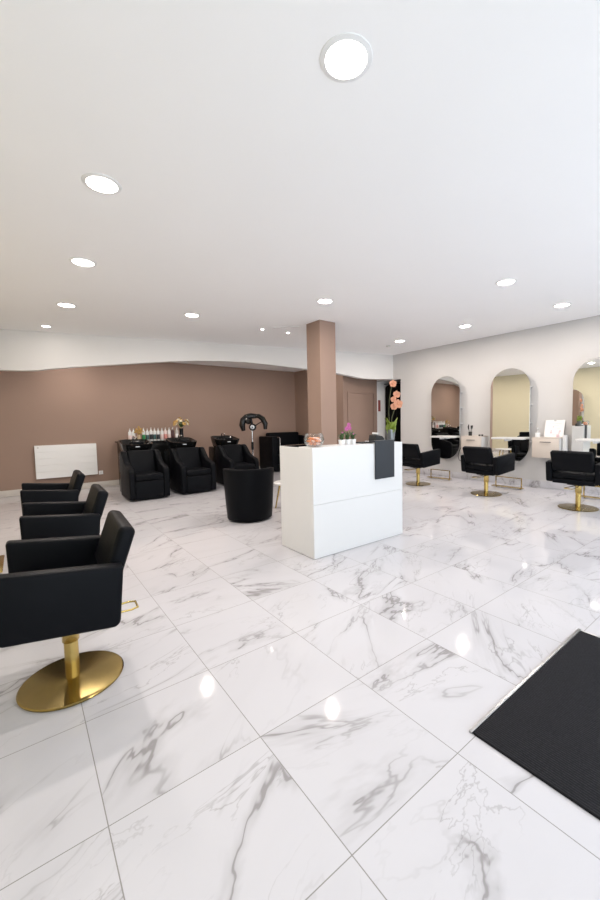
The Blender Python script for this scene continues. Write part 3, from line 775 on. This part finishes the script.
# ------------------------------------------------------------------ black chrome-framed sofa in the corner
t = thing('waiting_sofa', 'black chrome-framed sofa in the corner behind the counter', 'sofa', (6.12, 9.48, 0))
obj('base_frame', box(bm_new(), -.46, .62, -.28, .40, .05, .2, .02), 'leather', t)
for k in (0, 1):
    obj('seat_cushion', box(bm_new(), -.455 + k * .54, .08 + k * .54, -.33, .2, .205, .46, .04, 4), 'leather', t, 60)
obj('backrest', box(bm_new(), -.455, .62, .21, .42, .205, 1.10, .05, 4), 'leather', t, 60)
obj('armrest', box(bm_new(), -.66, -.46, -.30, .44, .05, 1.0, .03, 4), 'leather', t, 60)
obj('armrest', box(bm_new(), .625, .665, -.30, .44, .05, 1.0, .018, 4), 'leather', t, 60)
for xx in (-.435, .60):
    obj('chrome_frame', tube(bm_new(), [(xx, -.36, 0), (xx, -.36, .95), (xx, -.33, .975), (xx, .0, .98)], .012, 10), 'chrome', t)
obj('chrome_frame', tube(bm_new(), [(-.42, -.36, .74), (.59, -.36, .74)], .011, 10), 'chrome', t)
obj('chrome_frame', tube(bm_new(), [(-.42, -.36, .60), (.59, -.36, .60)], .011, 10), 'chrome', t)

# ------------------------------------------------------------------ tub armchair and small table
t = thing('tub_armchair', 'round black tub armchair with its back turned, left of the counter', 'armchair', (2.585, 5.03, 0), 0)
ang = math.radians(-125)       # the way its back faces
def shell(bm):
    n = 40; a0 = ang - math.radians(128); a1 = ang + math.radians(128)
    rings = []
    for i in range(n + 1):
        a = a0 + (a1 - a0) * i / n; c, s = math.cos(a), math.sin(a)
        top = .755 - .035 * (abs(a - ang) / math.radians(128)) ** 3
        def P(r, z): return (r * c, r * s, z)
        rings.append([P(.306, .03), P(.315, .02), P(.324, .03), P(.340, .25), P(.355, .5), P(.366, top - .03), P(.362, top - .008), P(.350, top), P(.31, top), P(.297, top - .01), P(.292, top - .03), P(.275, .3)])
    loft(bm, rings); return bm
obj('shell', shell(bm_new()), 'leather', t, 50)
obj('piping', tube(bm_new(), [((.363) * math.cos(ang + math.radians(k)), .363 * math.sin(ang + math.radians(k)), .746 - .035 * (abs(k) / 128) ** 3) for k in range(-126, 127, 6)], .006, 8), 'leather', t)
obj('seat', lathe(bm_new(), [(0, .03), (.26, .03), (.27, .30), (.272, .40), (.25, .435), (0, .45)], 36), 'leather', t, 50)
for k in range(4):
    a = ang + PI / 4 + k * PI / 2
    obj('foot', lathe(bm_new(), [(0, 0), (.02, 0), (.022, .03), (0, .03)], 12, (.25 * math.cos(a), .25 * math.sin(a), 0)), 'blackm', t)

t = thing('side_table', 'small white side table with brass legs, behind the counter left end', 'table', (3.42, 5.2, 0))
obj('table_top', lathe(bm_new(), [(0, .40), (.26, .40), (.272, .408), (.272, .422), (.26, .43), (0, .43)], 44), 'white', t)
for k in range(3):
    a = math.radians(150) + k * 2 * PI / 3
    obj('leg', tube(bm_new(), [(.17 * math.cos(a), .17 * math.sin(a), .40), (.25 * math.cos(a), .25 * math.sin(a), 0)], [.017, .011], 10), 'brass', t)

# ------------------------------------------------------------------ doorway: black curtain, framed notice
cu = thing('doorway_curtain', 'black curtain hanging in the dark doorway beyond the counter', 'curtain', (XR + .3, 7.14, 0))
b = bmesh.new(); n = 70; cols = []
for i in range(n + 1):
    u_ = i / n; y = -.6 + 1.1 * u_; f = .035 * math.sin(u_ * 2 * PI * 8) ; tp = 2.42 - .10 * max(0, (u_ - .86) / .14) ** 2
    cols.append([b.verts.new((f * (.5 + .5 * k / 4), y, .02 + (tp - .02) * (1 - k / 4))) for k in range(5)])
for A, B in zip(cols, cols[1:]):
    for k in range(4): b.faces.new((A[k], B[k], B[k + 1], A[k + 1]))
ge = b.faces[:]; bmesh.ops.solidify(b, geom=ge, thickness=.006)
obj('fabric', b, 'curtain', cu, 70)
obj('curtain_rail', tube(bm_new(), [(0, -.64, 2.44), (0, .54, 2.44)], .012, 10), 'blackm', cu)
pn = thing('framed_notice', 'small muted red notice on the white wall beside the dark doorway', 'notice', (8.17, 7.69, 1.82))
obj('notice_frame', box(bm_new(), -.06, .06, -.012, -.001, -.17, .17, .002), 'whitem', pn)
obj('notice_sheet', box(bm_new(), -.05, .05, -.014, -.0125, -.16, .16), 'red', pn)
